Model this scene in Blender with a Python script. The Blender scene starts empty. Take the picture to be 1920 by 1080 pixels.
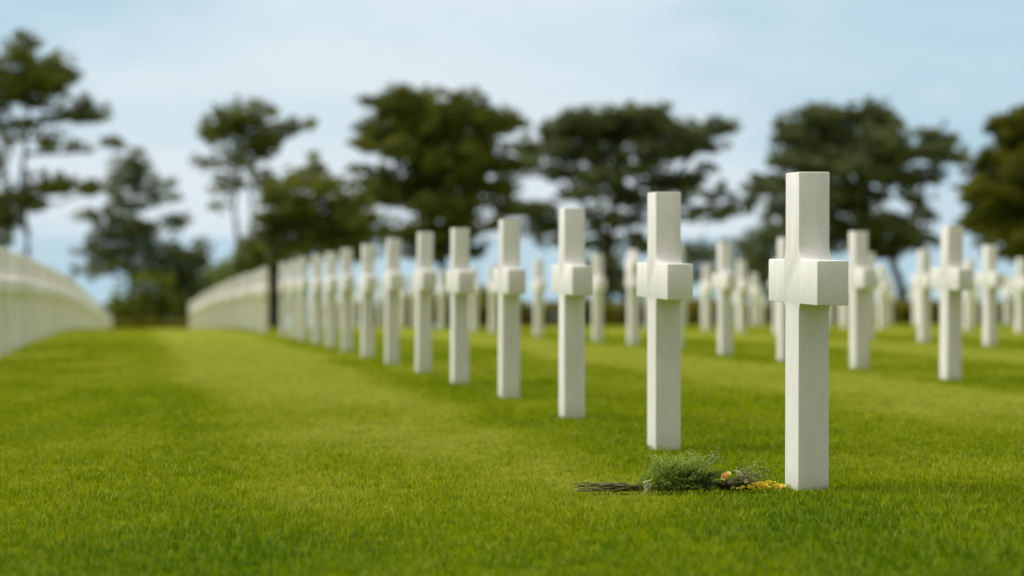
import bpy, bmesh, math, random
import numpy as np
from mathutils import Vector, Matrix, noise

random.seed(7)
RNG = np.random.default_rng(11)
scn = bpy.context.scene
COL = scn.collection

# ------------------------------------------------------------------ site measurements (metres)
F = 4533.0            # focal length of the 85 mm lens in 1920-px units, used to convert survey readings
HOR = 442.0
EYE = 0.71            # camera height over the lawn
SLOPE = (522.0 - HOR) / F


def ground_z(x, y):
    d = 0.0
    if y > 12:
        t = min(y, 70.0) - 12
        d = 2.1e-4 * t * t
        if y > 70:
            d += 0.0244 * (y - 70)
    tilt = 0.0055 * max(-12.0, min(12.0, x))
    return -SLOPE * y - d + tilt


def at(px, py, y):
    """survey reading (horizontal, vertical) at distance y -> world point"""
    return Vector(((px - 960.0) / F * y, y, EYE + (HOR - py) / F * y))


# ------------------------------------------------------------------ tagging helpers
def tag(o, label=None, cat=None, group=None, kind=None):
    if label: o['label'] = label
    if cat: o['category'] = cat
    if group: o['group'] = group
    if kind: o['kind'] = kind
    return o


def link_mesh(name, me, mat=None, parent=None):
    o = bpy.data.objects.new(name, me)
    COL.objects.link(o)
    if mat: me.materials.append(mat)
    if parent: o.parent = parent
    return o


def empty(name, loc):
    o = bpy.data.objects.new(name, None)
    o.empty_display_size = 0.2
    COL.objects.link(o)
    o.location = loc
    return o


def mesh_np(name, verts, faces_flat, loop_tot, attrs=None, smooth=False):
    """verts Nx3, faces_flat loop vertex indices, loop_tot per-face sizes"""
    me = bpy.data.meshes.new(name)
    me.vertices.add(len(verts))
    me.vertices.foreach_set('co', np.asarray(verts, dtype=np.float32).ravel())
    me.loops.add(len(faces_flat))
    me.loops.foreach_set('vertex_index', np.asarray(faces_flat, dtype=np.int32))
    me.polygons.add(len(loop_tot))
    starts = np.concatenate([[0], np.cumsum(loop_tot)[:-1]]).astype(np.int32)
    me.polygons.foreach_set('loop_start', starts)
    me.polygons.foreach_set('loop_total', np.asarray(loop_tot, dtype=np.int32))
    if smooth:
        me.polygons.foreach_set('use_smooth', np.ones(len(loop_tot), dtype=bool))
    if attrs:
        for k, v in attrs.items():
            a = me.attributes.new(k, 'FLOAT', 'POINT')
            a.data.foreach_set('value', np.asarray(v, dtype=np.float32))
    me.update()
    me.validate()
    return me


# ------------------------------------------------------------------ materials
def new_mat(name):
    m = bpy.data.materials.new(name)
    m.use_nodes = True
    nt = m.node_tree
    nt.nodes.clear()
    out = nt.nodes.new('ShaderNodeOutputMaterial')
    return m, nt, out


class NB:
    """tiny node builder"""
    def __init__(self, nt): self.nt = nt

    def n(self, typ, **kw):
        nd = self.nt.nodes.new(typ)
        for k, v in kw.items():
            if k == 'inp':
                for kk, vv in v.items():
                    if isinstance(vv, bpy.types.NodeSocket): self.nt.links.new(vv, nd.inputs[kk])
                    else: nd.inputs[kk].default_value = vv
            else: setattr(nd, k, v)
        return nd

    def math(self, op, a, b=None, c=None, clamp=False):
        nd = self.nt.nodes.new('ShaderNodeMath')
        nd.operation = op; nd.use_clamp = clamp
        for i, v in enumerate((a, b, c)):
            if v is None: continue
            if isinstance(v, bpy.types.NodeSocket): self.nt.links.new(v, nd.inputs[i])
            else: nd.inputs[i].default_value = v
        return nd.outputs[0]

    def mix(self, fac, a, b, blend='MIX'):
        nd = self.nt.nodes.new('ShaderNodeMix')
        nd.data_type = 'RGBA'; nd.blend_type = blend
        for i, v in ((0, fac), (6, a), (7, b)):
            if isinstance(v, bpy.types.NodeSocket): self.nt.links.new(v, nd.inputs[i])
            elif i == 0: nd.inputs[0].default_value = v
            else: nd.inputs[i].default_value = (*v, 1)
        return nd.outputs[2]

    def noise(self, vec, scale, detail=3, rough=0.5):
        nd = self.n('ShaderNodeTexNoise', inp={'Scale': scale, 'Detail': detail, 'Roughness': rough})
        if vec is not None: self.nt.links.new(vec, nd.inputs['Vector'])
        return nd.outputs['Fac']

    def remap(self, v, a, b, c=0.0, d=1.0, smooth=True):
        nd = self.n('ShaderNodeMapRange', inp={1: a, 2: b, 3: c, 4: d})
        nd.interpolation_type = 'SMOOTHSTEP' if smooth else 'LINEAR'
        self.nt.links.new(v, nd.inputs[0])
        return nd.outputs[0]

    def mapping(self, vec, scale=(1, 1, 1), rot=(0, 0, 0)):
        nd = self.n('ShaderNodeMapping')
        nd.inputs['Scale'].default_value = scale
        nd.inputs['Rotation'].default_value = rot
        self.nt.links.new(vec, nd.inputs['Vector'])
        return nd.outputs[0]


def lawn_colour(b, dark, mid, light):
    """mown lawn colour from the position in the world: mowing bands between the rows, patchy growth, near vignette painted in"""
    geo = b.n('ShaderNodeNewGeometry')
    pos = geo.outputs['Position']
    flat = b.mapping(pos, (1, 1, 0))
    sep = b.n('ShaderNodeSeparateXYZ')
    b.nt.links.new(pos, sep.inputs[0])
    wob = b.noise(flat, 0.22, 2)
    u = b.math('ADD', sep.outputs[0], b.math('MULTIPLY', sep.outputs[1], 0.158))
    u = b.math('ADD', u, b.math('MULTIPLY', b.math('SUBTRACT', wob, 0.5), 0.6))
    ph = b.math('MULTIPLY', b.math('SUBTRACT', u, 0.23), 2 * math.pi / 3.48)
    s = b.math('SINE', ph)
    band = b.remap(s, 0.0, 0.75)
    # long soft patches, stretched across the slope
    p1 = b.remap(b.noise(b.mapping(pos, (0.55, 0.22, 0)), 1.6, 3), 0.36, 0.66)
    p2 = b.remap(b.noise(flat, 5.0, 4, .6), 0.32, 0.70)
    p3 = b.remap(b.noise(flat, 34.0, 3, .6), 0.30, 0.72)
    near = b.remap(sep.outputs[1], 8.0, 22.0)
    bandw = b.math('ADD', b.math('MULTIPLY', band, b.math('ADD', b.math('MULTIPLY', near, 0.34), 0.30)), b.math('MULTIPLY', near, 0.16))
    f = b.math('ADD', bandw, b.math('MULTIPLY', p1, 0.34))
    f = b.math('ADD', f, b.math('MULTIPLY', p2, 0.22))
    f = b.math('SUBTRACT', f, b.remap(sep.outputs[1], 8.6, 6.0, 0.0, 0.36))  # lens vignette painted into the lawn colour, darker close to the camera
    f = b.math('ADD', f, b.math('MULTIPLY', p3, 0.26), clamp=True)
    c = b.mix(b.remap(f, 0.0, 0.55, smooth=False), dark, mid)
    c = b.mix(b.remap(f, 0.5, 1.05, smooth=False), c, light)
    return c, pos, flat, near


def mat_ground():
    m, nt, out = new_mat('lawn_soil_and_turf')
    b = NB(nt)
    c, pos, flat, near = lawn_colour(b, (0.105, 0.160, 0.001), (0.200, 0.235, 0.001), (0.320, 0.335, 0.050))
    # beneath the modelled blades the turf colour is darker
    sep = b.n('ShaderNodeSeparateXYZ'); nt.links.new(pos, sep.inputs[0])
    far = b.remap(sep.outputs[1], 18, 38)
    under_blades = b.mix(0.35, c, (0.05, 0.075, 0.002))
    c = b.mix(far, under_blades, c)
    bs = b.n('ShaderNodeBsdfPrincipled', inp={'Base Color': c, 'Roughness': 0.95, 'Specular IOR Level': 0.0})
    bump = b.n('ShaderNodeBump', inp={'Strength': 0.5, 'Distance': 0.02, 'Height': b.noise(flat, 60, 3, .7)})
    nt.links.new(bump.outputs[0], bs.inputs['Normal'])
    nt.links.new(bs.outputs[0], out.inputs[0])
    return m


def mat_grass():
    m, nt, out = new_mat('grass_blades')
    b = NB(nt)
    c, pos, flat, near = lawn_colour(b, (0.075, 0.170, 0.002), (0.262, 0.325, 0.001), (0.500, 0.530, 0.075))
    at_r = b.n('ShaderNodeAttribute', attribute_name='rnd')
    at_t = b.n('ShaderNodeAttribute', attribute_name='tip')
    r = at_r.outputs['Fac']
    c = b.mix(b.remap(r, 0.55, 1.0, 0, 0.8, smooth=False), c, (0.62, 0.68, 0.10))
    c = b.mix(b.remap(r, 0.97, 0.99, 0, 0.6), c, (0.60, 0.54, 0.20))
    c = b.mix(b.remap(r, 0.45, 0.0, 0, 0.75, smooth=False), c, (0.080, 0.180, 0.004))
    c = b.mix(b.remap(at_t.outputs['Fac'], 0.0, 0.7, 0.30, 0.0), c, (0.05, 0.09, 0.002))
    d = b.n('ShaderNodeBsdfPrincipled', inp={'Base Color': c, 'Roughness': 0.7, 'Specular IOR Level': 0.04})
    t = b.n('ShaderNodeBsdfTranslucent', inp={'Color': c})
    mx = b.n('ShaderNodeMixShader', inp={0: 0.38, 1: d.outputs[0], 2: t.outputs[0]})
    nt.links.new(mx.outputs[0], out.inputs[0])
    return m


def mat_marble():
    m, nt, out = new_mat('white_marble')
    b = NB(nt)
    tc = b.n('ShaderNodeTexCoord')
    oi = b.n('ShaderNodeObjectInfo')
    off = b.n('ShaderNodeVectorMath', operation='ADD')
    nt.links.new(tc.outputs['Object'], off.inputs[0])
    sc = b.n('ShaderNodeVectorMath', operation='SCALE', inp={0: (7.3, 3.1, 9.7)})
    nt.links.new(oi.outputs['Random'], sc.inputs['Scale'])
    nt.links.new(sc.outputs[0], off.inputs[1])
    v = off.outputs[0]
    warp = b.noise(v, 3.0, 3)
    vein = b.noise(b.mapping(v, (1.0, 1.0, 0.28), (0.0, 0.5, 0.0)), 5.5, 6, .65)
    vf = b.remap(vein, 0.42, 0.58)
    cl = b.remap(b.noise(v, 2.3, 4, .6), 0.3, 0.75)
    fine = b.remap(b.noise(v, 85, 3, .7), 0.35, 0.75)
    c = b.mix(vf, (0.925, 0.90, 0.885), (0.80, 0.78, 0.76))
    c = b.mix(b.math('MULTIPLY', cl, 0.55), c, (0.76, 0.755, 0.70))
    c = b.mix(b.math('MULTIPLY', fine, 0.22), c, (0.56, 0.56, 0.50))
    # faint green staining near the turf
    sep = b.n('ShaderNodeSeparateXYZ'); nt.links.new(tc.outputs['Object'], sep.inputs[0])
    st = b.math('MULTIPLY', b.remap(sep.outputs[2], 0.10, 0.0), b.math('ADD', b.math('MULTIPLY', warp, 0.5), 0.05))
    c = b.mix(st, c, (0.40, 0.45, 0.25))
    # rain streaks
    streak = b.remap(b.noise(b.mapping(v, (26, 26, 1.2)), 1.0, 3, .6), 0.55, 0.8)
    c = b.mix(b.math('MULTIPLY', streak, 0.22), c, (0.45, 0.46, 0.41))
    vary = b.remap(oi.outputs['Random'], 0, 1, 0.0, 0.20, smooth=False)
    c = b.mix(vary, c, (0.52, 0.52, 0.46))
    bs = b.n('ShaderNodeBsdfPrincipled', inp={'Base Color': c, 'Roughness': 0.62, 'Specular IOR Level': 0.3})
    bump = b.n('ShaderNodeBump', inp={'Strength': 0.35, 'Distance': 0.0015, 'Height': b.noise(v, 160, 3, .7)})
    nt.links.new(bump.outputs[0], bs.inputs['Normal'])
    nt.links.new(bs.outputs[0], out.inputs[0])
    return m


def mat_leaf(name, dark, light, transl=0.30):
    m, nt, out = new_mat(name)
    b = NB(nt)
    r = b.n('ShaderNodeAttribute', attribute_name='rnd').outputs['Fac']
    geo = b.n('ShaderNodeNewGeometry')
    n1 = b.noise(geo.outputs['Position'], 0.8, 3)
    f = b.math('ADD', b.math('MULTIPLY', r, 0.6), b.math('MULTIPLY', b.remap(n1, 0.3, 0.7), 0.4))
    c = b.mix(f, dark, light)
    d = b.n('ShaderNodeBsdfPrincipled', inp={'Base Color': c, 'Roughness': 0.75, 'Specular IOR Level': 0.15})
    t = b.n('ShaderNodeBsdfTranslucent', inp={'Color': c})
    mx = b.n('ShaderNodeMixShader', inp={0: transl, 1: d.outputs[0], 2: t.outputs[0]})
    nt.links.new(mx.outputs[0], out.inputs[0])
    return m


def mat_simple(name, c1, c2, scale=20, rough=0.7, transl=0.0, stretch=(1, 1, 1)):
    m, nt, out = new_mat(name)
    b = NB(nt)
    tc = b.n('ShaderNodeTexCoord')
    f = b.remap(b.noise(b.mapping(tc.outputs['Object'], stretch), scale, 4, .6), 0.3, 0.7)
    c = b.mix(f, c1, c2)
    bs = b.n('ShaderNodeBsdfPrincipled', inp={'Base Color': c, 'Roughness': rough, 'Specular IOR Level': 0.25})
    if transl:
        t = b.n('ShaderNodeBsdfTranslucent', inp={'Color': c})
        mx = b.n('ShaderNodeMixShader', inp={0: transl, 1: bs.outputs[0], 2: t.outputs[0]})
        nt.links.new(mx.outputs[0], out.inputs[0])
    else:
        nt.links.new(bs.outputs[0], out.inputs[0])
    return m


M_GROUND = mat_ground()
M_GRASS = mat_grass()
M_MARBLE = mat_marble()
M_PINE = mat_leaf('pine_needles', (0.044, 0.064, 0.014), (0.265, 0.290, 0.050))
M_PINE2 = mat_leaf('grey_pine_needles', (0.050, 0.074, 0.034), (0.240, 0.275, 0.105))
M_OAK = mat_leaf('olive_leaves', (0.045, 0.062, 0.006), (0.235, 0.245, 0.022))
M_SHRUB = mat_leaf('shrub_leaves', (0.070, 0.105, 0.016), (0.340, 0.370, 0.050))
M_LIGHT = mat_leaf('light_shrub_leaves', (0.110, 0.170, 0.030), (0.320, 0.380, 0.100))
M_HEDGE = mat_leaf('hedge_leaves', (0.10, 0.11, 0.010), (0.36, 0.32, 0.04))
M_BARK = mat_simple('pine_bark', (0.030, 0.024, 0.019), (0.075, 0.062, 0.050), 6, 0.9, stretch=(1, 1, .2))

# ------------------------------------------------------------------ ground, sea, sky
xs = [-260, -160, -100, -60, -40, -28] + [x * 1.5 for x in range(-14, 15)] + [28, 40, 60, 100, 160, 260]
ys = [-30, -10, 0, 2, 4] + [6 + 2 * k for k in range(60)] + [132, 145, 160, 175, 190, 205, 218, 226, 234, 250, 280]
verts, faces = [], []
for y in ys:
    for x in xs:
        z = ground_z(x, y)
        if y > 218: z -= (y - 218) * 0.62       # the bluff over the beach
        verts.append((x, y, z))
nx = len(xs)
for j in range(len(ys) - 1):
    for i in range(nx - 1):
        a = j * nx + i
        faces += [a, a + 1, a + nx + 1, a + nx]
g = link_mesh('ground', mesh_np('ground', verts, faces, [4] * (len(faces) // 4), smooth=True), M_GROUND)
tag(g, kind='structure')

m, nt, out = new_mat('sea_water')
b = NB(nt)
geo = b.n('ShaderNodeNewGeometry')
sep = b.n('ShaderNodeSeparateXYZ'); nt.links.new(geo.outputs['Position'], sep.inputs[0])
df = b.remap(sep.outputs[1], 300, 5000)
nz = b.remap(b.noise(b.mapping(geo.outputs['Position'], (.0006, .004, 1)), 1.0, 4), .3, .7)
c = b.mix(df, (0.26, 0.42, 0.53), (0.30, 0.43, 0.54))
c = b.mix(b.math('MULTIPLY', nz, 0.4), c, (0.34, 0.45, 0.58))
bs = b.n('ShaderNodeBsdfPrincipled', inp={'Base Color': c, 'Roughness': 0.55, 'Specular IOR Level': 0.25})
nt.links.new(bs.outputs[0], out.inputs[0])
SEA = -32.0
v, fc = [], []
sy = [236, 600, 2000, 8000, 30000, 90000]
for y in sy:
    v += [(-30000 if y > 600 else -3000, y, SEA), (30000 if y > 600 else 3000, y, SEA)]
for j in range(len(sy) - 1):
    a = 2 * j
    fc += [a, a + 1, a + 3, a + 2]
tag(link_mesh('sea', mesh_np('sea', v, fc, [4] * (len(sy) - 1)), m), kind='structure')

SUN_EL, SUN_AZ = math.radians(48), math.radians(-78)    # azimuth from +Y, negative = to the left
w = bpy.data.worlds.new('World')
scn.world = w
w.use_nodes = True
nt = w.node_tree
nt.nodes.clear()
b = NB(nt)
wo = nt.nodes.new('ShaderNodeOutputWorld')
sky = nt.nodes.new('ShaderNodeTexSky')
sky.sky_type = 'NISHITA'
sky.sun_disc = False
sky.sun_elevation = SUN_EL
sky.sun_rotation = SUN_AZ
sky.dust_density = 2.0
bg1 = b.n('ShaderNodeBackground', inp={'Color': sky.outputs[0], 'Strength': 0.09})
tc = b.n('ShaderNodeTexCoord')
d = tc.outputs['Generated']
cl1 = b.noise(b.mapping(d, (7, 7, 26)), 1.0, 5, .55)
cl2 = b.noise(b.mapping(d, (3.2, 3.2, 9)), 1.0, 3, .5)
sp = b.n('ShaderNodeSeparateXYZ'); nt.links.new(d, sp.inputs[0])
# thicker bright veil straight ahead, thinner to either side
side = b.math('ABSOLUTE', b.math('ADD', sp.outputs[0], 0.045))
veil = b.remap(side, 0.05, 0.26, 1.0, 0.0)
low = b.remap(sp.outputs[2], 0.0, 0.05, 1.0, 0.0)
f = b.math('ADD', b.math('MULTIPLY', cl1, 0.75), b.math('MULTIPLY', cl2, 0.65))
f = b.math('ADD', f, b.math('MULTIPLY', veil, 0.40))
f = b.math('ADD', f, b.math('MULTIPLY', low, 0.22))
f = b.remap(f, 0.58, 1.22)
cc = b.mix(f, (0.44, 0.66, 0.81), (0.78, 0.88, 0.945))
# unseen sky set for its light: brightened overhead, dimmed to grey behind the viewer
cc = b.mix(b.remap(sp.outputs[2], 0.18, 0.75), cc, (1.05, 1.02, 0.92))
back = b.math('MULTIPLY', b.remap(sp.outputs[1], 0.1, -0.5), b.remap(sp.outputs[2], 0.95, 0.35))
cc = b.mix(back, cc, (0.38, 0.385, 0.36))
bg2 = b.n('ShaderNodeBackground', inp={'Color': cc, 'Strength': 1.0})
mx = b.n('ShaderNodeMixShader', inp={0: 0.92, 1: bg1.outputs[0], 2: bg2.outputs[0]})
nt.links.new(mx.outputs[0], wo.inputs[0])

ld = bpy.data.lights.new('sun', 'SUN')
ld.energy = 3.0
ld.angle = math.radians(38)
ld.color = (1.0, 0.95, 0.87)
lo = bpy.data.objects.new('sun', ld)
COL.objects.link(lo)
sd = Vector((math.sin(SUN_AZ) * math.cos(SUN_EL), math.cos(SUN_AZ) * math.cos(SUN_EL), math.sin(SUN_EL)))
lo.rotation_euler = sd.to_track_quat('Z', 'Y').to_euler()
lo.location = (-20, 10, 30)

# ------------------------------------------------------------------ headstones
H, BT, BB, SW, TH, SPAN = 1.07, 0.778, 0.633, 0.165, 0.106, 0.60


def outline_mesh(name, pts, th, bev=0.004):
    bm = bmesh.new()
    fr = [bm.verts.new((x, -th / 2, z)) for x, z in pts]
    bk = [bm.verts.new((x, th / 2, z)) for x, z in pts]
    n = len(pts)
    bm.faces.new(fr)
    bm.faces.new(bk[::-1])
    for i in range(n):
        j = (i + 1) % n
        bm.faces.new((fr[j], fr[i], bk[i], bk[j]))
    bmesh.ops.recalc_face_normals(bm, faces=bm.faces)
    bm.normal_update()
    ed = []
    for e in bm.edges:
        if len(e.link_faces) == 2 and e.calc_face_angle(0) > math.radians(35) and max(e.verts[0].co.z, e.verts[1].co.z) > 0:
            ed.append(e)
    bmesh.ops.bevel(bm, geom=ed, offset=bev, segments=2, affect='EDGES', profile=0.5)
    me = bpy.data.meshes.new(name)
    bm.to_mesh(me); bm.free()
    me.polygons.foreach_set('use_smooth', [len(p.vertices) <= 4 and p.area < .0035 for p in me.polygons])
    me.set_sharp_from_angle(angle=math.radians(28))
    me.materials.append(M_MARBLE)
    return me


def arc(cx, cz, rx, rz, a0, a1, n=9):
    return [(cx + rx * math.cos(math.radians(a0 + (a1 - a0) * k / n)), cz + rz * math.sin(math.radians(a0 + (a1 - a0) * k / n))) for k in range(n + 1)]


hw, hs, RX, RZ = SW / 2, SPAN / 2, 0.033, 0.056
pts = [(hw, -0.12)]
pts += arc(hw + .02, BB - .04, .02, .04, 180, 90, 6)          # under the arm
pts += [(hs, BB), (hs, BT)]
pts += arc(hw + RX, BT + RZ, RX, RZ, 270, 180)
pts += [(hw, H)]
pts += [(-x, z) for x, z in pts[::-1]]
CROSS = outline_mesh('headstone_cross', pts, TH)

R = 0.275
star = []
zc = H - R
for k in range(12):
    a = math.radians(-90 + 30 * k)
    r = R if k % 2 == 0 else R / math.sqrt(3)
    star.append((r * math.cos(a), zc + r * math.sin(a)))
# open the lowest point onto the post
lower_y = zc - R * 0.62
star = star[1:]
star = [(hw, -0.12), (hw, lower_y)] + star + [(-hw, lower_y), (-hw, -0.12)]
STAR = outline_mesh('headstone_star', star, TH)

ORD = ['first', 'second', 'third', 'fourth', 'fifth', 'sixth', 'seventh', 'eighth', 'ninth', 'tenth', 'eleventh',
       'twelfth', 'thirteenth', 'fourteenth', 'fifteenth', 'sixteenth', 'seventeenth']
Z0, DZ = 8.095, 2.095
ROWC = {-1: -1.18, 0: 2.10, 1: 5.29, 2: 8.55, 3: 11.85, 4: 15.1, 5: 18.35}
PHI = {-1: -0.4, 0: 0.0, 1: 0.20, 2: 0.85, 3: 1.2, 4: 1.6, 5: 2.0}
YMAX = {-1: 168, 0: 91, 1: 84, 2: 43, 3: 56, 4: 66, 5: 76}
ROWANG = math.atan2(-717.0, F)       # rows recede toward the left of the view
n_c = 0
rr = random.Random(5)
for row in (0, 1, 2, 3, 4, 5, -1):
    vis = 0
    for i in range(0, 90):
        y = Z0 + PHI[row] + i * DZ
        if y > YMAX[row]: break
        x = -717.0 / F * y + ROWC[row] * H
        px = 960 + x / y * F
        if px < -40 or px > 1950: continue
        if row == 0 and i == 14: continue
        vis += 1
        is_star = (row == 1 and i == 9)
        o = bpy.data.objects.new('headstone_star' if is_star else 'headstone_cross', STAR if is_star else CROSS)
        COL.objects.link(o)
        jit = 0.0 if (row == 0 and i < 3) else 1.0
        if row == 0 and i == 0: x += .022
        if row == 0 and i == 15: x -= .03
        if row == 0 and i == 1: y -= .20; x = (1245 - 960) / F * y
        dz0 = (.011, .008, .004)[i] if row == 0 and i < 3 else 0.0
        o.location = (x + rr.uniform(-.01, .01) * jit, y + rr.uniform(-.015, .015) * jit, ground_z(x, y) - dz0 + rr.uniform(-.012, .008) * jit)
        o.rotation_euler = (rr.gauss(0, .006) * jit, rr.gauss(0, .006) * jit, ROWANG * -1 + math.pi / 2 + rr.gauss(0, .010) * jit)
        grp = 'white marble headstones standing in rows on the lawn'
        if is_star:
            lab = 'white marble star headstone left of the tall second cross, in the second row'
        elif row == 0:
            if i == 0: lab = 'largest, nearest white marble cross with the bouquet lying at its foot'
            elif i == 1: lab = 'second nearest white marble cross, standing just behind the bouquet'
            elif i < 14: lab = '%s nearest white marble cross in the front row, counted from the bouquet' % ORD[i]
            elif i == 15: lab = 'front-row marble cross standing just left of the dark gap in the row'
            else: lab = 'pale marble cross merging into the far end of the front row beyond the dark trunk'
        elif row == 1 and vis <= 12:
            if vis == 1: lab = 'nearest white marble cross of the second row, standing well right of the bouquet cross'
            elif vis == 2: lab = 'second white marble cross of the second row, just right of the nearest cross'
            else: lab = '%s white marble cross in the second row, counted from its right end' % ORD[vis - 1]
        elif row == 2 and vis <= 9:
            lab = '%s blurred white cross in the third row, counted from its right end' % ORD[vis - 1]
        elif row in (3, 4, 5) and vis <= 12:
            lab = '%s small blurred white cross in the %s row, counted from its right end' % (ORD[vis - 1], ORD[row])
        elif row == -1 and vis <= 2:
            lab = ('nearest marble cross of the left-hand row, cut off by the left edge', 'second marble cross of the left-hand row, right beside the left edge')[vis - 1]
        elif row == -1:
            lab = 'pale marble cross merging into the solid row at the left edge of the lawn'
        else:
            lab = 'small far white cross of the second row, seen between front-row crosses'
        tag(o, lab, 'star headstone' if is_star else 'cross', grp)
        n_c += 1
print('crosses', n_c)

# ------------------------------------------------------------------ grass blades
def band_blades(y0, y1, dens, wid, h0, h1, two, extra=0.9):
    ym = 0.5 * (y0 + y1)
    area = (y1 - y0) * 2 * (0.2118 * ym + extra)
    n = int(area * dens)
    y = RNG.uniform(y0, y1, int(n * 1.35))
    # width grows with distance: rejection sample
    hwid = 0.2118 * y + extra
    keep = RNG.uniform(0, 1, len(y)) < hwid / (0.2118 * y1 + extra)
    y = y[keep][:n]
    n = len(y)
    x = RNG.uniform(-1, 1, n) * (0.2118 * y + extra)
    # tufts: pull blades together into small clumps
    k7 = np.arange(n) // 7 * 7
    hsh = RNG.uniform(0, 1, n)[k7]
    solo = RNG.uniform(0, 1, n) < .35
    x = np.where(solo, x, x[k7] + RNG.normal(0, .011, n)); y = np.where(solo, y, y[k7] + RNG.normal(0, .011, n))
    t = np.clip(np.minimum(y, 70.0) - 12, 0, None)
    z = -SLOPE * y - 2.1e-4 * t * t + 0.0055 * np.clip(x, -12, 12)
    big = 0.5 + 0.5 * np.sin(x * 3.1 + 1.7 * np.sin(y * 2.3)) * np.sin(y * 2.7 + 1.3 * np.sin(x * 1.9))
    h = RNG.uniform(h0, h1, n) * (0.72 + 0.25 * big + 0.35 * hsh)
    tall = RNG.uniform(0, 1, n) < 0.03
    h = np.where(tall, h * 1.45, h)
    az = RNG.uniform(0, 2 * np.pi, n)
    w_ = wid * RNG.uniform(0.6, 1.3, n) * 0.5
    lean_a = RNG.uniform(0, 2 * np.pi, n); lean = np.abs(RNG.normal(0, 0.75, n)) * h
    dx, dy = np.cos(az) * w_, np.sin(az) * w_
    lx, ly = np.cos(lean_a) * lean, np.sin(lean_a) * lean
    rnd = np.clip(0.55 * RNG.uniform(0, 1, n) + 0.45 * hsh, 0, 1)
    if two:
        P = np.stack([
            np.stack([x - dx, y - dy, z - .004], 1), np.stack([x + dx, y + dy, z - .004], 1),
            np.stack([x + dx * .8 + lx * .35, y + dy * .8 + ly * .35, z + h * .55], 1),
            np.stack([x - dx * .8 + lx * .35, y - dy * .8 + ly * .35, z + h * .55], 1),
            np.stack([x + lx, y + ly, z + h * .97], 1)], 1)
        tip = np.tile([0, 0, .55, .55, 1.0], (n, 1))
        base = np.arange(n)[:, None] * 5
        fl = (base + np.array([0, 1, 2, 3, 3, 2, 4])[None]).ravel()
        lt = np.tile([4, 3], n)
        k = 5
    else:
        P = np.stack([
            np.stack([x - dx, y - dy, z - .004], 1), np.stack([x + dx, y + dy, z - .004], 1),
            np.stack([x + lx, y + ly, z + h], 1)], 1)
        tip = np.tile([0, 0, 1.0], (n, 1))
        base = np.arange(n)[:, None] * 3
        fl = (base + np.array([0, 1, 2])[None]).ravel()
        lt = np.full(n, 3)
        k = 3
    return P.reshape(-1, 3), fl, lt, np.repeat(rnd, k), tip.ravel()


bands = [(4.9, 8.0, 6500, .0028, .013, .024, True), (8.0, 12.0, 4200, .0032, .013, .024, True),
         (12.0, 19.0, 1900, .0055, .014, .026, False), (19.0, 32.0, 700, .010, .013, .025, False),
         (32.0, 50.0, 200, .020, .010, .020, False)]
V, FL, LT, RN, TP = [], [], [], [], []
off = 0
for bd in bands:
    a, f_, l_, r_, t_ = band_blades(*bd)
    V.append(a); FL.append(f_ + off); LT.append(l_); RN.append(r_); TP.append(t_)
    off += len(a)
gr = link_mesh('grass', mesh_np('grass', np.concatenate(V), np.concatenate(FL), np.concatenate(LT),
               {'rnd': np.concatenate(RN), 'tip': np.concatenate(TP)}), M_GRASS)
tag(gr, 'short mown green grass covering the cemetery lawn', 'grass', kind='stuff')
print('blade verts', off)

# ------------------------------------------------------------------ foliage and wood
def tube(bm, path, r0, r1, seg=7):
    """tapered tube along world/local points"""
    rings = []
    n = len(path)
    for i, p in enumerate(path):
        p = Vector(p)
        a = Vector(path[max(0, i - 1)]); c = Vector(path[min(n - 1, i + 1)])
        t = (c - a)
        if t.length < 1e-6: t = Vector((0, 0, 1))
        q = t.normalized().to_track_quat('Z', 'Y')
        r = r0 + (r1 - r0) * i / max(1, n - 1)
        rings.append([bm.verts.new(p + q @ Vector((math.cos(2 * math.pi * k / seg) * r, math.sin(2 * math.pi * k / seg) * r, 0))) for k in range(seg)])
    for a, c in zip(rings, rings[1:]):
        for k in range(seg):
            bm.faces.new((a[k], a[(k + 1) % seg], c[(k + 1) % seg], c[k]))
    bm.faces.new(rings[0][::-1]); bm.faces.new(rings[-1])


def wobble(path, amp, sub=3, seed=0):
    r = random.Random(seed)
    out_ = []
    for a, c in zip(path, path[1:]):
        for k in range(sub):
            t = k / sub
            p = Vector(a).lerp(Vector(c), t)
            if out_: p += Vector((r.uniform(-1, 1), r.uniform(-1, 1), r.uniform(-1, 1) * .4)) * amp
            out_.append(p)
    out_.append(Vector(path[-1]))
    return out_


def bm_obj(name, bm, mat, parent=None, smooth=True):
    bmesh.ops.recalc_face_normals(bm, faces=bm.faces)
    me = bpy.data.meshes.new(name)
    bm.to_mesh(me); bm.free()
    if smooth: me.polygons.foreach_set('use_smooth', [True] * len(me.polygons))
    return link_mesh(name, me, mat, parent)


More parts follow.
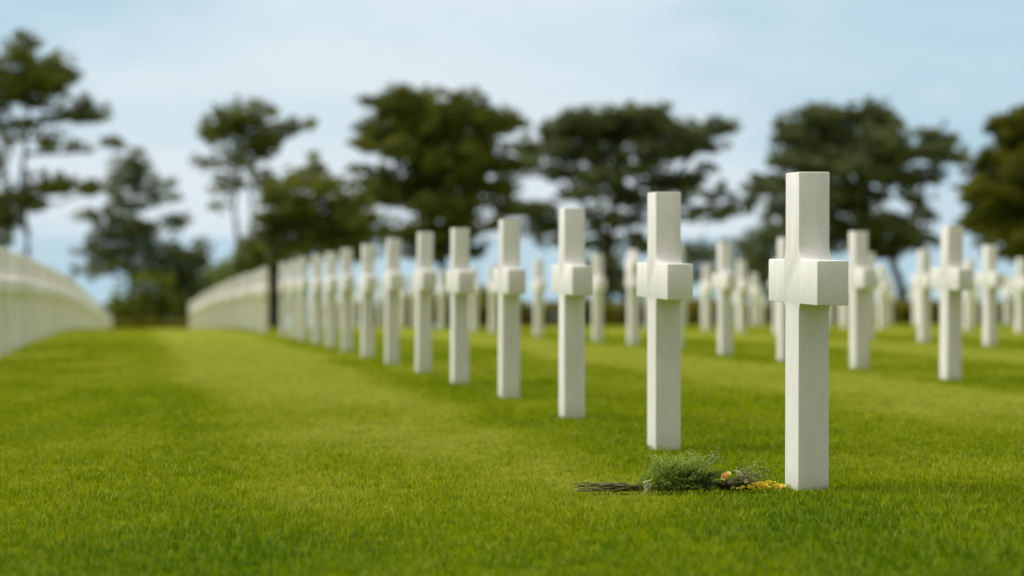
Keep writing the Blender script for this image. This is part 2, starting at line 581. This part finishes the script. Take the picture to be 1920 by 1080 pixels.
def leaf_faces(centres, radii, counts, size, flat=0.5, tone=None):
    """needle/leaf tufts around each clump centre; returns verts, faces, rnd with sunlit tops painted in"""
    allc, alls, allr = [], [], []
    for i, (c, r, n) in enumerate(zip(centres, radii, counts)):
        v = RNG.normal(0, 1, (n, 3))
        v /= np.linalg.norm(v, axis=1)[:, None] + 1e-9
        rad = RNG.uniform(0.15, 1.0, n) ** 0.55
        p = v * rad[:, None] * np.array(r)[None]
        allc.append(p + np.array(c)[None])
        base = tone[i] if tone is not None else RNG.uniform(0, 1)
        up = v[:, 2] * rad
        allr.append(np.clip(base * .55 + .22 + .28 * up + RNG.normal(0, .10, n), 0, 1))  # random tone, with sunlight painted on as lighter upper leaves
    P = np.concatenate(allc); rn = np.concatenate(allr)
    n = len(P)
    a = RNG.normal(0, 1, (n, 3)); a[:, 2] *= flat
    a /= np.linalg.norm(a, axis=1)[:, None]
    t = RNG.normal(0, 1, (n, 3)); t[:, 2] *= flat
    bb = np.cross(a, t); bb /= np.linalg.norm(bb, axis=1)[:, None] + 1e-9
    s = size * RNG.uniform(.5, 1.35, n)
    L = a * (s * 1.25)[:, None]; W = bb * (s * .55)[:, None]
    Q = np.stack([P - L, P + W, P + L, P - W], 1).reshape(-1, 3)
    fl = np.arange(n * 4)
    return Q, fl, np.full(n, 4), np.repeat(rn, 4)


def grow_crown(clusters, Y, depth, size, per, local0, seed=0, flat=.5, cover=1.0):
    """clusters measured as (px, py, rx, ry[, density]) at distance Y"""
    r = random.Random(seed)
    s = Y / F
    C, R_, N, tone, anchors = [], [], [], [], []
    for cl in clusters:
        cx, cy, rx, ry = cl[:4]
        rx *= 1.12; ry *= 1.2
        dn = cl[4] if len(cl) > 4 else 1.0
        dep = max(.6, min(rx, 60) * s * .9)
        yc = r.uniform(-1, 1) * depth
        c0 = at(cx, cy, Y) - local0
        c0.y += yc
        anchors.append((c0, rx * s))
        sub_r = 15 * s
        nsub = max(3, int(rx * ry * math.pi / 128.0 * dn * cover))
        for k in range(nsub):
            while True:
                q = (r.uniform(-1, 1), r.uniform(-1, 1), r.uniform(-1, 1))
                if q[0] ** 2 + q[1] ** 2 + q[2] ** 2 <= 1: break
            rim = math.sqrt(q[0] ** 2 + q[2] ** 2)
            f = r.uniform(.55, 1.25) * (1.1 - .35 * rim)
            C.append((c0.x + q[0] * rx * s, c0.y + q[1] * dep, c0.z + q[2] * ry * s))
            R_.append((sub_r * f * 1.5, sub_r * f * 1.3, sub_r * f * .78))
            N.append(int(per * f))
            tone.append(r.uniform(0, .8) + (.25 if q[2] > .2 else 0))  # upper clumps painted lighter as if sunlit
        for k in range(int(4 + nsub * .55)):          # stray twigs of needles breaking the outline
            a = r.uniform(0, 2 * math.pi); e = r.uniform(.95, 1.30)
            C.append((c0.x + math.cos(a) * rx * s * e, c0.y + r.uniform(-1, 1) * dep * .8, c0.z + (math.sin(a) * e + r.uniform(0, .25)) * ry * s))
            R_.append((.30 * Y / 125, .28 * Y / 125, .20 * Y / 125)); N.append(9); tone.append(r.uniform(.1, .9))
    return leaf_faces(C, R_, N, size, flat, tone), anchors


def make_tree(name, label, group, Y, trunks, clusters, mat, depth=1.2, size=.16, per=34, trunk_r=.22, seed=1, cover=1.0):
    bx = trunks[0][0][0]
    X = (bx - 960) / F * Y
    root = empty(name, (X, Y, ground_z(X, Y)))
    tag(root, label, 'tree' if 'shrub' not in name else 'shrub', group)
    L0 = Vector(root.location)
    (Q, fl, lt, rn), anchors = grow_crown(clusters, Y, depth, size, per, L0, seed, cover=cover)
    bm = bmesh.new()
    skel = []
    rs = random.Random(seed + 50)
    for ti, tr in enumerate(trunks):
        pts_ = [at(p[0], p[1], Y) - L0 for p in tr]
        if ti == 0 or tr[0][1] > 590: pts_[0].z = -.3
        path = wobble(pts_, .05 * trunk_r / .2 * 1.5, 4, seed + ti)
        tube(bm, path, trunk_r * (1 if ti == 0 else .6), trunk_r * .22, 9)
        skel += path
    for c0, rad in anchors:
        # a limb leaves the trunk below the clump and climbs into it
        cand = [p for p in skel if p.z < c0.z - .1] or skel[:2]
        p0 = min(cand, key=lambda p: (p - c0).length + max(0, (c0.z - p.z) * .4))
        mid = p0.lerp(c0, .5) + Vector((rs.uniform(-.2, .2), rs.uniform(-.3, .3), -.12 * (p0 - c0).length * rs.uniform(0, 1)))
        ln = (p0 - c0).length
        tube(bm, wobble([p0, mid, c0], .07, 3, rs.randint(0, 9999)), min(.12, .03 + .018 * ln) * trunk_r / .22, .012, 5)
        for k in range(3):
            e = c0 + Vector((rs.uniform(-1, 1) * rad, rs.uniform(-.7, .7) * rad, rs.uniform(-.1, .5) * min(rad, .8)))
            tube(bm, wobble([mid.lerp(c0, .6), e], .05, 3, rs.randint(0, 9999)), .02, .006, 4)
    bm_obj('trunk', bm, M_BARK, root)
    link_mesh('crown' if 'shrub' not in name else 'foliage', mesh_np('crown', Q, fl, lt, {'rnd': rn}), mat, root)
    return root


GT = 'pines and broadleaf trees along the far edge of the lawn'
make_tree('pine_tree', 'tall dark pine at the far left with layered limbs and rounded top', GT, 150,
          [[(47, 640), (52, 470), (42, 350), (52, 230), (62, 120)], [(47, 640), (12, 470), (4, 340), (10, 240)]],
          [(45, 98, 28, 24), (80, 130, 42, 28), (60, 165, 48, 28), (105, 150, 32, 24), (28, 140, 22, 38, .9), (130, 148, 18, 14, .9),
           (8, 165, 24, 26, .9), (120, 215, 34, 10, .8), (158, 212, 32, 14), (152, 192, 10, 10, .8), (20, 228, 30, 8, .8), (62, 232, 30, 10, .6),
           (92, 255, 20, 22, .5), (100, 275, 14, 8, .4), (152, 278, 22, 7, .5), (212, 270, 15, 5, .6), (20, 250, 18, 14, .4),
           (90, 345, 40, 14, .9), (140, 348, 44, 11, .9), (175, 358, 18, 7, .7), (20, 385, 32, 24), (55, 375, 30, 18, .9), (8, 415, 22, 22, .9),
           (-30, 300, 40, 60, .6), (-30, 180, 40, 60, .9), (8, 445, 12, 16, .6)], M_PINE, 1.8, .17, 36, .26, 3, .8)
make_tree('pine_tree', 'small sparse pine with open branches left of centre, clear of its neighbours', GT, 176,
          [[(246, 640), (246, 470), (250, 380), (256, 300)]],
          [(262, 306, 12, 16), (224, 322, 16, 20, .8), (262, 335, 24, 20, .8), (300, 352, 24, 16, .7), (236, 350, 32, 14, .8), (310, 370, 20, 7, .6),
           (198, 412, 34, 12, .9), (163, 405, 14, 7, .7), (250, 398, 36, 18, .5), (332, 412, 20, 8, 1.2), (296, 424, 36, 8, .7), (240, 436, 50, 12, .6),
           (186, 478, 36, 28, 1.1), (250, 470, 60, 32, 1), (248, 440, 40, 16, .8), (256, 318, 12, 22, 1), (246, 375, 40, 18, .8), (215, 510, 55, 14, .8), (280, 500, 40, 18, .6), (330, 470, 30, 14, .6)], M_PINE2, 1.4, .17, 30, .22, 4, .95)
make_tree('pine_tree', 'slender pine on two thin trunks with a limb reaching right', GT, 128,
          [[(458, 640), (452, 500), (440, 390), (450, 280), (462, 215)], [(480, 600), (478, 480), (468, 350), (485, 260)]],
          [(425, 222, 30, 16), (460, 215, 36, 18), (495, 222, 26, 15), (398, 248, 22, 20), (445, 245, 40, 16), (488, 250, 30, 14),
           (560, 235, 26, 8, 1.1), (535, 245, 22, 10), (512, 262, 20, 14, .9), (492, 282, 26, 14, .9), (462, 282, 30, 16, .9),
           (385, 305, 14, 9, .5), (428, 342, 20, 13, .9), (500, 325, 20, 18, .6), (452, 312, 26, 14, .6), (405, 372, 10, 26, .3), (490, 352, 24, 14, .6),
           (425, 300, 18, 12, .5)], M_PINE, 1.0, .14, 32, .17, 5, .8)
make_tree('pine_tree', 'low spreading dark pine whose bare trunk shows through the gap in the front row', GT, 96,
          [[(514, 640), (513, 560), (513, 490), (540, 430), (590, 370), (592, 315)], [(511, 500), (560, 470), (640, 440)]],
          [(590, 312, 11, 16, .9), (548, 345, 28, 18, .8), (520, 362, 24, 14, .8), (585, 350, 40, 16, .6), (632, 352, 26, 14, .7), (560, 382, 58, 18, .8),
           (640, 385, 45, 16, .8), (520, 405, 34, 20, .8), (610, 415, 60, 20, 1.1), (650, 445, 56, 22, 1.1), (495, 445, 30, 24, .9), (535, 455, 36, 20, .9),
           (590, 455, 50, 18, .9), (610, 478, 70, 14, .6), (478, 485, 28, 22, 1), (508, 495, 26, 12, 1), (680, 420, 40, 16, .9)], M_PINE, 1.2, .12, 36, .24, 6)
make_tree('pine_tree', 'biggest dense dark pine, broad crown standing left of centre', GT, 122,
          [[(838, 640), (832, 480), (832, 380), (815, 270), (800, 220)], [(832, 420), (880, 340), (910, 260)], [(832, 440), (770, 380), (730, 270)]],
          [(755, 185, 30, 14), (800, 196, 46, 18), (860, 204, 50, 20), (915, 222, 40, 20), (745, 215, 38, 22), (700, 190, 28, 7, .9), (682, 232, 22, 7, .5),
           (690, 262, 34, 9, .8), (728, 250, 42, 22), (800, 240, 50, 26), (870, 250, 52, 28), (820, 280, 60, 24), (885, 285, 46, 22), (938, 232, 20, 18), (972, 230, 13, 6, .7),
           (700, 276, 26, 7), (760, 282, 40, 16), (790, 310, 42, 24), (860, 315, 50, 22), (932, 308, 40, 14, 1), (676, 313, 24, 6, .8),
           (716, 336, 42, 14, .95), (700, 365, 30, 14), (745, 355, 40, 16, .9), (800, 355, 42, 22), (868, 355, 50, 22), (925, 352, 36, 16, .9), (742, 378, 26, 7, .8),
           (820, 392, 40, 18, .95), (870, 390, 34, 14, .8), (760, 438, 60, 16, .95), (840, 435, 46, 26, .95), (900, 424, 40, 10, .8), (942, 380, 25, 11, .8),
           (700, 432, 40, 10, .9), (800, 470, 55, 20, .7), (870, 470, 36, 16, .5), (965, 395, 22, 8, .8)], M_PINE, 1.8, .15, 42, .32, 7)
make_tree('pine_tree', 'wide flat-topped pine right of centre with sky showing through its lower limbs', GT, 130,
          [[(1142, 640), (1140, 500), (1148, 420), (1165, 330), (1150, 260)], [(1145, 450), (1090, 380), (1050, 300), (1040, 260)], [(1150, 430), (1230, 370), (1290, 300), (1340, 245)]],
          [(1090, 226, 40, 15), (1150, 218, 46, 13), (1205, 214, 36, 13), (1235, 212, 16, 12), (1055, 245, 36, 16), (1130, 248, 60, 18), (1200, 252, 40, 14, .9), (1255, 244, 44, 16),
           (1310, 250, 34, 12), (1355, 236, 22, 10, .9), (1010, 272, 36, 14, .95), (1075, 280, 50, 18), (1130, 300, 40, 16), (1215, 285, 36, 16, .9), (1262, 278, 40, 16, .95), (1318, 275, 36, 8, .6),
           (990, 312, 32, 12, .85), (1050, 322, 46, 12, .9), (1130, 335, 40, 14, 1), (1205, 318, 36, 10, .7), (1240, 340, 40, 12, .9), (1285, 345, 30, 16, .9), (1318, 318, 26, 8, .4),
           (1092, 362, 50, 10, .7), (1170, 372, 46, 14, .9), (1245, 372, 40, 8, .6), (985, 395, 46, 11, 1), (1030, 420, 32, 12, .85), (1000, 430, 26, 9, .6), (1130, 410, 36, 12, .7), (1190, 415, 30, 10, .5),
           (1330, 362, 24, 14, .4), (1352, 395, 46, 7, .8), (1305, 410, 36, 6, .6), (1385, 380, 22, 8, .7), (1130, 455, 30, 14, .7), (1060, 450, 36, 14, .6), (1200, 455, 40, 14, .5)], M_PINE2, 1.8, .15, 38, .28, 8, 1.35)
make_tree('oak_tree', 'dark bushy tree with a leaning trunk behind the nearest cross', GT, 124,
          [[(1692, 640), (1688, 540), (1668, 460), (1630, 400), (1590, 330), (1570, 260)], [(1675, 480), (1700, 420), (1730, 350), (1758, 280)]],
          [(1482, 240, 28, 15), (1530, 225, 32, 18), (1570, 215, 26, 14), (1635, 216, 32, 18), (1660, 232, 22, 18), (1500, 268, 40, 22), (1580, 262, 52, 26), (1645, 268, 40, 24),
           (1472, 300, 30, 12, .9), (1525, 312, 50, 20), (1605, 315, 56, 24), (1665, 300, 30, 16, .9), (1700, 292, 24, 10, .8), (1762, 262, 24, 20, .95), (1735, 290, 30, 14, .9), (1780, 290, 16, 14, .9),
           (1450, 345, 38, 11, .9), (1428, 358, 22, 7, .8), (1530, 360, 56, 18), (1610, 368, 54, 22), (1690, 335, 40, 14, .9), (1735, 330, 26, 14, .7), (1708, 370, 32, 10, .6),
           (1640, 415, 40, 18, .9), (1570, 405, 46, 12, .8), (1480, 380, 34, 10, .6), (1740, 405, 18, 12, .6), (1685, 430, 34, 16, .7), (1450, 402, 24, 8, .6), (1600, 440, 40, 18, .9), (1500, 425, 40, 16, .7), (1560, 450, 40, 18, .7), (1660, 460, 40, 20, .8), (1720, 450, 26, 14, .6)], M_PINE2, 1.6, .15, 40, .26, 9, 1.3)
make_tree('oak_tree', 'olive green broadleaf tree cut off by the right edge', GT, 88,
          [[(1935, 640), (1930, 520), (1935, 400), (1925, 280)], [(1932, 470), (1880, 390)], [(1932, 450), (1990, 350)]],
          [(1892, 222, 18, 10, .8), (1925, 222, 24, 16, .8), (1880, 240, 26, 13, .9), (1930, 250, 44, 32), (1895, 292, 36, 22), (1845, 305, 20, 11, .7), (1865, 345, 40, 22), (1925, 335, 45, 40),
           (1838, 372, 34, 20, .95), (1890, 385, 48, 30), (1870, 420, 48, 20), (1930, 420, 50, 34), (1840, 415, 26, 16, .9), (1990, 300, 60, 70, .8), (1990, 420, 60, 50, .8), (1900, 455, 60, 26, 1), (1960, 225, 34, 22, .9)], M_OAK, 1.4, .11, 42, .2, 10, 1.3)

GS = 'shrubs growing along the cliff edge behind the lawn'
shrubs = [
    ('dark rounded shrub right of the small sparse pine', 178, [(348, 640), (348, 560)], [(348, 498, 30, 30), (335, 545, 40, 40), (362, 580, 24, 30), (320, 520, 26, 20, .8), (375, 480, 10, 24, .6)], M_PINE2),
    ('olive green shrub at the foot of the small sparse pine', 174, [(285, 640), (285, 570)], [(285, 545, 34, 28), (270, 580, 44, 26), (310, 590, 40, 24), (240, 590, 20, 20)], M_SHRUB),
    ('light green shrub on the slope by the slender twin-trunk pine', 186, [(405, 640), (405, 570)], [(400, 530, 34, 24), (435, 512, 26, 14), (385, 560, 26, 30), (430, 550, 30, 36)], M_LIGHT),
    ('pale green low shrub beside the left row of crosses', 182, [(215, 640), (215, 590)], [(212, 590, 24, 16), (225, 570, 14, 16, .8)], M_LIGHT),
    ('blue-green distant shrub left of the nearest cross', 196, [(1420, 640), (1420, 560)], [(1425, 470, 34, 30, .8), (1440, 510, 34, 40), (1400, 520, 20, 30, .8), (1450, 450, 24, 20, .7)], M_PINE2),
    ('small blue-green distant shrub right of the second cross', 200, [(1330, 640), (1330, 560)], [(1312, 470, 26, 16, .7), (1345, 500, 26, 30, .6), (1300, 500, 20, 30, .5), (1375, 465, 24, 12, .6)], M_PINE2),
    ('grey-green shrub under the wide flat-topped pine', 190, [(1140, 640), (1140, 560)], [(1140, 510, 34, 28, .8), (1160, 540, 40, 30, .8), (1110, 500, 20, 16, .6)], M_PINE2),
    ('narrow dark evergreen shrub seen in the gap of the front row', 104, [(512, 640), (512, 560)], [(512, 575, 17, 30, 1.4), (513, 530, 13, 34, 1.4)], M_PINE),
    ('bushy undergrowth shrub by the leaning trunk', 128, [(1735, 640), (1735, 590)], [(1735, 590, 34, 16), (1705, 580, 22, 22), (1760, 585, 26, 18)], M_SHRUB),
    ('low dark shrub beneath the biggest dense pine', 126, [(865, 640), (865, 570)], [(800, 560, 50, 24, .9), (860, 575, 40, 20), (915, 570, 30, 22)], M_SHRUB),
]
for k, (lb, Y, tr, cl, mt) in enumerate(shrubs):
    make_tree('shrub', lb, GS, Y, [tr], cl, mt, .8, .14 * Y / 150, 34, .10, 30 + k, 1.25)


def make_hedge(label, px0, px1, Y, top_px, thick, mat, seed):
    X0, X1 = (px0 - 960) / F * Y, (px1 - 960) / F * Y
    xc = .5 * (X0 + X1)
    root = empty('hedge', (xc, Y, ground_z(xc, Y)))
    tag(root, label, 'hedge')
    rs = random.Random(seed)
    C, R_, N, tn = [], [], [], []
    n = int((X1 - X0) * 50)
    bm = bmesh.new()
    for k in range(n):
        x = rs.uniform(X0, X1)
        gz = ground_z(x, Y)
        top = at(0, top_px, Y).z - gz
        top *= .86 + .26 * noise.noise(Vector((x * .6, seed, 0))) + .10 * noise.noise(Vector((x * 2.1, seed, 3)))
        z = rs.uniform(0.02, 1) ** .8 * top
        C.append((x - xc, rs.uniform(-thick, thick) / 2, gz - root.location.z + z))
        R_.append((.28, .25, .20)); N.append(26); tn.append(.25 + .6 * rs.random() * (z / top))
    Q, fl, lt, rn = leaf_faces(C, R_, N, .10, .9, tn)
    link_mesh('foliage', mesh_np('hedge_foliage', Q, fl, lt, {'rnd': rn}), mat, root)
    bm.free()
    return root


make_hedge('long low olive brown hedge behind the distant crosses on the right', 610, 2060, 97, 560, 1.0, M_HEDGE, 2)
make_hedge('short low dark hedge closing the far end of the grass aisle', 130, 480, 171, 600, 1.0, M_HEDGE, 5)

# ------------------------------------------------------------------ bouquet
BQ = Vector((0.58, 7.93, 0))
BQ.z = ground_z(BQ.x, BQ.y) + .012
bq = empty('bouquet', BQ)
tag(bq, 'wilting bouquet of ferns, roses and yellow flowers lying at the nearest cross', 'bouquet')


def bp(px, py, dy=0.0):
    """survey reading of a spot on the bouquet -> bouquet coordinates"""
    Y = 7.98
    p = at(px, py, Y) - BQ
    p.y = (px - 1270) / 400.0 * .10 + dy
    return p


M_STEM = mat_simple('cut_stems', (0.040, 0.050, 0.014), (0.24, 0.24, 0.09), 30, .7)
M_TIE = mat_simple('cream_ribbon', (0.55, 0.52, 0.28), (0.74, 0.70, 0.46), 40, .6)
M_FERN = mat_leaf('fern_fronds', (0.060, 0.120, 0.010), (0.58, 0.72, 0.15), .3)
M_DLEAF = mat_leaf('dark_bouquet_leaves', (0.020, 0.045, 0.010), (0.200, 0.260, 0.070), .1)
M_ROSE = mat_simple('peach_petals', (0.85, 0.52, 0.12), (0.92, 0.74, 0.32), 60, .6, .25)
M_PALE = mat_simple('cream_petals', (0.78, 0.66, 0.40), (0.86, 0.80, 0.60), 60, .6, .25)
M_YEL = mat_simple('yellow_petals', (0.85, 0.62, 0.02), (0.90, 0.80, 0.12), 60, .6, .25)
M_GYP = mat_simple('white_florets', (0.66, 0.66, 0.40), (0.82, 0.82, 0.60), 80, .7, .2)
rb = random.Random(21)

tie_c = bp(1212, 912)
bm = bmesh.new()
for k in range(30):
    ex, ey = rb.uniform(1068, 1185), rb.uniform(900, 932)
    e = bp(ex, ey, rb.uniform(-.05, .05)); e.z = max(e.z, .004)
    s0 = tie_c + Vector((0, rb.uniform(-.012, .012), rb.uniform(-.008, .008)))
    tube(bm, wobble([s0 + Vector((.05, 0, 0)), s0, s0.lerp(e, .5) + Vector((0, 0, rb.uniform(-.004, .012))), e], .006, 3, k), .0036, .0018, 5)
for k in range(16):
    e = bp(rb.uniform(1085, 1180), rb.uniform(890, 925), rb.uniform(-.05, .05))
    s0 = bp(rb.uniform(1165, 1205), 914)
    tube(bm, wobble([s0, e], .002, 3, 90 + k), .0014, .0007, 4)
bm_obj('stem', bm, M_STEM, bq)

bm = bmesh.new()      # ribbon: wound band plus loop and two tails
for k in range(3):
    q = Matrix.Rotation(math.radians(90), 4, 'Y')
    ring = []
    for a in range(14):
        t = 2 * math.pi * a / 14
        ring.append(tie_c + Vector((-.008 + .008 * k + .003 * math.sin(t), .017 * math.cos(t), .014 * math.sin(t))))
    tube(bm, ring + ring[:1], .0042, .0042, 5)
tube(bm, wobble([tie_c + Vector((0, -.016, .004)), tie_c + Vector((-.012, -.02, .020)), tie_c + Vector((.010, -.02, .026)), tie_c + Vector((0, -.016, .008))], .001, 3, 3), .004, .003, 5)
tube(bm, wobble([tie_c + Vector((0, -.017, 0)), tie_c + Vector((-.010, -.028, -.014)), tie_c + Vector((-.006, -.034, -.024))], .001, 3, 4), .004, .002, 5)
bm_obj('ribbon', bm, M_TIE, bq)


def fronds(spec, size, seed, mat, name, wr=.26):
    """arching sprigs edged with fine leaflets: spec = (start, end, bend)"""
    r = random.Random(seed)
    vs, fs, rn = [], [], []
    bm = bmesh.new()
    for s0, e, arch in spec:
        n = 26
        tube(bm, [s0, s0.lerp(e, .5) + Vector((0, 0, arch)), e], .0011, .0005, 4)
        base = r.random()
        for k in range(n):
            t = (k + .5) / n
            p = s0.lerp(e, t) + Vector((0, 0, arch * 4 * t * (1 - t) * .9))
            for sd_ in (-1, 1, 0, .5):
                d_ = Vector((r.gauss(.3, .6), r.gauss(0, .8), r.gauss(.25, .55))).normalized()
                ln = size * r.uniform(.5, 1.2) * (1 - .55 * t)
                w_ = d_.cross(Vector((r.gauss(0, 1), r.gauss(0, 1), r.gauss(0, 1)))).normalized() * ln * wr * .5
                i0 = len(vs)
                vs += [p, p + d_ * ln * .5 + w_, p + d_ * ln, p + d_ * ln * .5 - w_]
                fs += [i0, i0 + 1, i0 + 2, i0 + 3]
                rn += [min(1, max(0, base * .5 + .5 * r.random() + .6 * (p.z - .05) / .08 * .4))] * 4
    o = link_mesh(name, mesh_np(name, [tuple(v_) for v_ in vs], fs, [4] * (len(fs) // 4), {'rnd': rn}), mat, bq)
    so = bm_obj('stalk', bm, M_STEM, o)
    return o


sp_ = []
for k in range(80):
    s0 = bp(rb.uniform(1216, 1310), rb.uniform(895, 918), rb.uniform(-.04, .04))
    e = bp(rb.uniform(1216, 1340), rb.uniform(846, 880), rb.uniform(-.06, .08))
    sp_.append((s0, e, rb.uniform(0, .012)))
for k in range(10):
    sp_.append((bp(rb.uniform(1215, 1250), 915, rb.uniform(-.03, .03)), bp(rb.uniform(1225, 1320), rb.uniform(890, 915), rb.uniform(-.09, -.03)), .01))
for ex, ey in ((1300, 858), (1320, 856), (1262, 862), (1240, 866), (1285, 864), (1310, 860), (1228, 870)):
    sp_.append((bp(ex - 35, 905), bp(ex, ey, rb.uniform(-.03, .03)), .006))
fronds(sp_, .021, 3, M_FERN, 'fern_frond', .22)
sp_ = []
for k in range(30):
    s0 = bp(rb.uniform(1225, 1330), rb.uniform(905, 918), rb.uniform(-.04, .05))
    e = bp(rb.uniform(1255, 1385), rb.uniform(878, 914), rb.uniform(-.07, .05))
    sp_.append((s0, e, rb.uniform(0, .01)))
for k in range(9):
    sp_.append((bp(rb.uniform(1330, 1380), 915), bp(rb.uniform(1370, 1450), rb.uniform(895, 918), rb.uniform(-.04, .04)), .004))
fronds(sp_, .020, 4, M_DLEAF, 'leaf_sprig', .42)


M_DRY = mat_leaf('dry_filler_sprigs', (0.10, 0.10, 0.03), (0.55, 0.50, 0.26), .3)


def flower(name, c, r, mat, seed, up=.6, layers=4):
    rs = random.Random(seed)
    bm = bmesh.new()
    ax = Vector((rs.uniform(-.6, .6), rs.uniform(-.9, -.2), up)).normalized()
    q = ax.to_track_quat('Z', 'Y')
    for l in range(layers):
        n = 3 + l * 2
        rad = r * (.25 + .75 * (l + 1) / layers)
        for k in range(n):
            a = 2 * math.pi * (k + .5 * (l % 2)) / n + rs.uniform(-.2, .2)
            wdt = 2.5 * rad * math.sin(math.pi / n) * rs.uniform(.9, 1.3)
            open_ = .25 + .6 * l / layers
            grid = []
            for v_ in range(4):
                tv = v_ / 3
                row_ = []
                for u_ in range(4):
                    tu = u_ / 3 - .5
                    rr_ = rad * (.15 + .85 * math.sin(tv * math.pi / 2) * (open_ + .25)) + abs(tu) * -.12 * rad
                    zz = r * (.9 * (1 - .5 * l / layers)) * (tv ** .8) - .15 * r * (1 if v_ == 3 else 0) * rs.uniform(0, 1.6) * (l > 1)
                    aa = a + tu * wdt / max(rad, .002) * (.4 + .8 * math.sin(tv * math.pi * .75))
                    row_.append(bm.verts.new(Vector(c) + q @ Vector((rr_ * math.cos(aa), rr_ * math.sin(aa), zz - r * .4))))
                grid.append(row_)
            for v_ in range(3):
                for u_ in range(3):
                    bm.faces.new((grid[v_][u_], grid[v_][u_ + 1], grid[v_ + 1][u_ + 1], grid[v_ + 1][u_]))
    me = bpy.data.meshes.new(name)
    bm.to_mesh(me); bm.free()
    me.polygons.foreach_set('use_smooth', [True] * len(me.polygons))
    o = link_mesh(name, me, mat, bq)
    return o


flower('rose', bp(1358, 889, -.04), .021, M_ROSE, 1)['label'] = 'peach orange rose facing the camera'
flower('rose', bp(1384, 886, -.01), .016, M_PALE, 2)['label'] = 'pale cream rose behind the peach one'
for k, (x_, y_, r_) in enumerate(((1368, 902, .012), (1397, 900, .009))):
    flower('cream_flower', bp(x_, y_, -.03), r_, M_PALE, 40 + k, .7, 3)
for k, (x_, y_, r_) in enumerate(((1425, 908, .021), (1456, 917, .021), (1440, 903, .013), (1390, 923, .010), (1468, 914, .010), (1410, 922, .009), (1448, 926, .008), (1404, 912, .012), (1372, 914, .009), (1434, 920, .013), (1350, 902, .008))):
    p_ = bp(x_, y_, -.03); p_.z = max(p_.z, .008)
    flower('yellow_flower', p_, r_, M_YEL, 10 + k, .9, 3)
for k in range(14):      # fallen petals
    bm = bmesh.new()
    c = bp(rb.uniform(1370, 1475), 926, rb.uniform(-.06, .01)); c.z = rb.uniform(.008, .022)
    a = rb.uniform(0, 6.28); s_ = rb.uniform(.004, .007)
    vv = [bm.verts.new(c + Vector((math.cos(a + t) * s_ * (1.4 if t in (0, math.pi) else .8), math.sin(a + t) * s_, .003 * math.sin(2 * t)))) for t in (0, .9, 2.2, math.pi, 4.0, 5.4)]
    bm.faces.new(vv)
    bm_obj('petal', bm, M_YEL, bq)


sp_ = []
for k in range(22):
    sp_.append((bp(rb.uniform(1350, 1400), rb.uniform(905, 916), rb.uniform(-.03, .05)), bp(rb.uniform(1375, 1448), rb.uniform(874, 908), rb.uniform(-.05, .06)), .004))
fronds(sp_, .010, 8, M_DRY, 'filler_sprig', .35)


def gyp(spec, seed):
    rs = random.Random(seed)
    bm = bmesh.new(); bf = bmesh.new()
    for s0, e in spec:
        mid = s0.lerp(e, .55) + Vector((0, 0, .006))
        tube(bm, wobble([s0, mid, e], .002, 3, rs.randint(0, 999)), .0007, .0004, 4)
        for k in range(11):
            b0 = s0.lerp(e, rs.uniform(.5, 1))
            t = b0 + Vector((rs.gauss(0, .010), rs.gauss(0, .010), rs.gauss(.008, .008)))
            tube(bm, [b0, t], .0004, .0003, 3)
            mt = Matrix.Translation(t) @ Matrix.Diagonal((1, 1, .75, 1))
            bmesh.ops.create_icosphere(bf, subdivisions=1, radius=rs.uniform(.0014, .0026), matrix=mt)
    o = bm_obj('gypsophila', bf, M_GYP, bq)
    bm_obj('stalk', bm, M_STEM, o)


gyp([(bp(1300, 900), bp(1338, 850, -.01)), (bp(1305, 900), bp(1345, 862, .01)), (bp(1285, 890), bp(1295, 846, 0)), (bp(1300, 890), bp(1318, 852, .02)),
     (bp(1310, 890), bp(1350, 846, .0))], 5)
gyp([(bp(1370, 905), bp(1408, 876)), (bp(1375, 905), bp(1430, 872, .02)), (bp(1380, 910), bp(1440, 890, -.01)), (bp(1385, 905), bp(1420, 886, -.02)),
     (bp(1390, 910), bp(1436, 880, .01)), (bp(1380, 910), bp(1405, 893, -.03)), (bp(1390, 912), bp(1450, 902, -.02)), (bp(1360, 900), bp(1392, 880, -.02))], 6)

# ------------------------------------------------------------------ camera
cd = bpy.data.cameras.new('camera')
cam = bpy.data.objects.new('camera', cd)
COL.objects.link(cam)
cd.sensor_width = 36
cd.lens = 85
cd.clip_start = 0.1
cd.clip_end = 200000
cam.location = (0, 0, EYE)
cam.rotation_euler = (math.pi / 2 - math.atan((540 - HOR) / F), 0, 0)
cd.dof.use_dof = True
cd.dof.focus_distance = 8.03
cd.dof.aperture_fstop = 1.9
cd.dof.aperture_blades = 9
scn.camera = cam

scn.render.engine = 'CYCLES'
scn.view_settings.view_transform = 'Standard'
scn.view_settings.look = 'None'
scn.view_settings.exposure = 0
scn.cycles.use_denoising = True
scn.cycles.max_bounces = 6
scn.cycles.diffuse_bounces = 3
scn.cycles.transmission_bounces = 3
scn.cycles.transparent_max_bounces = 4
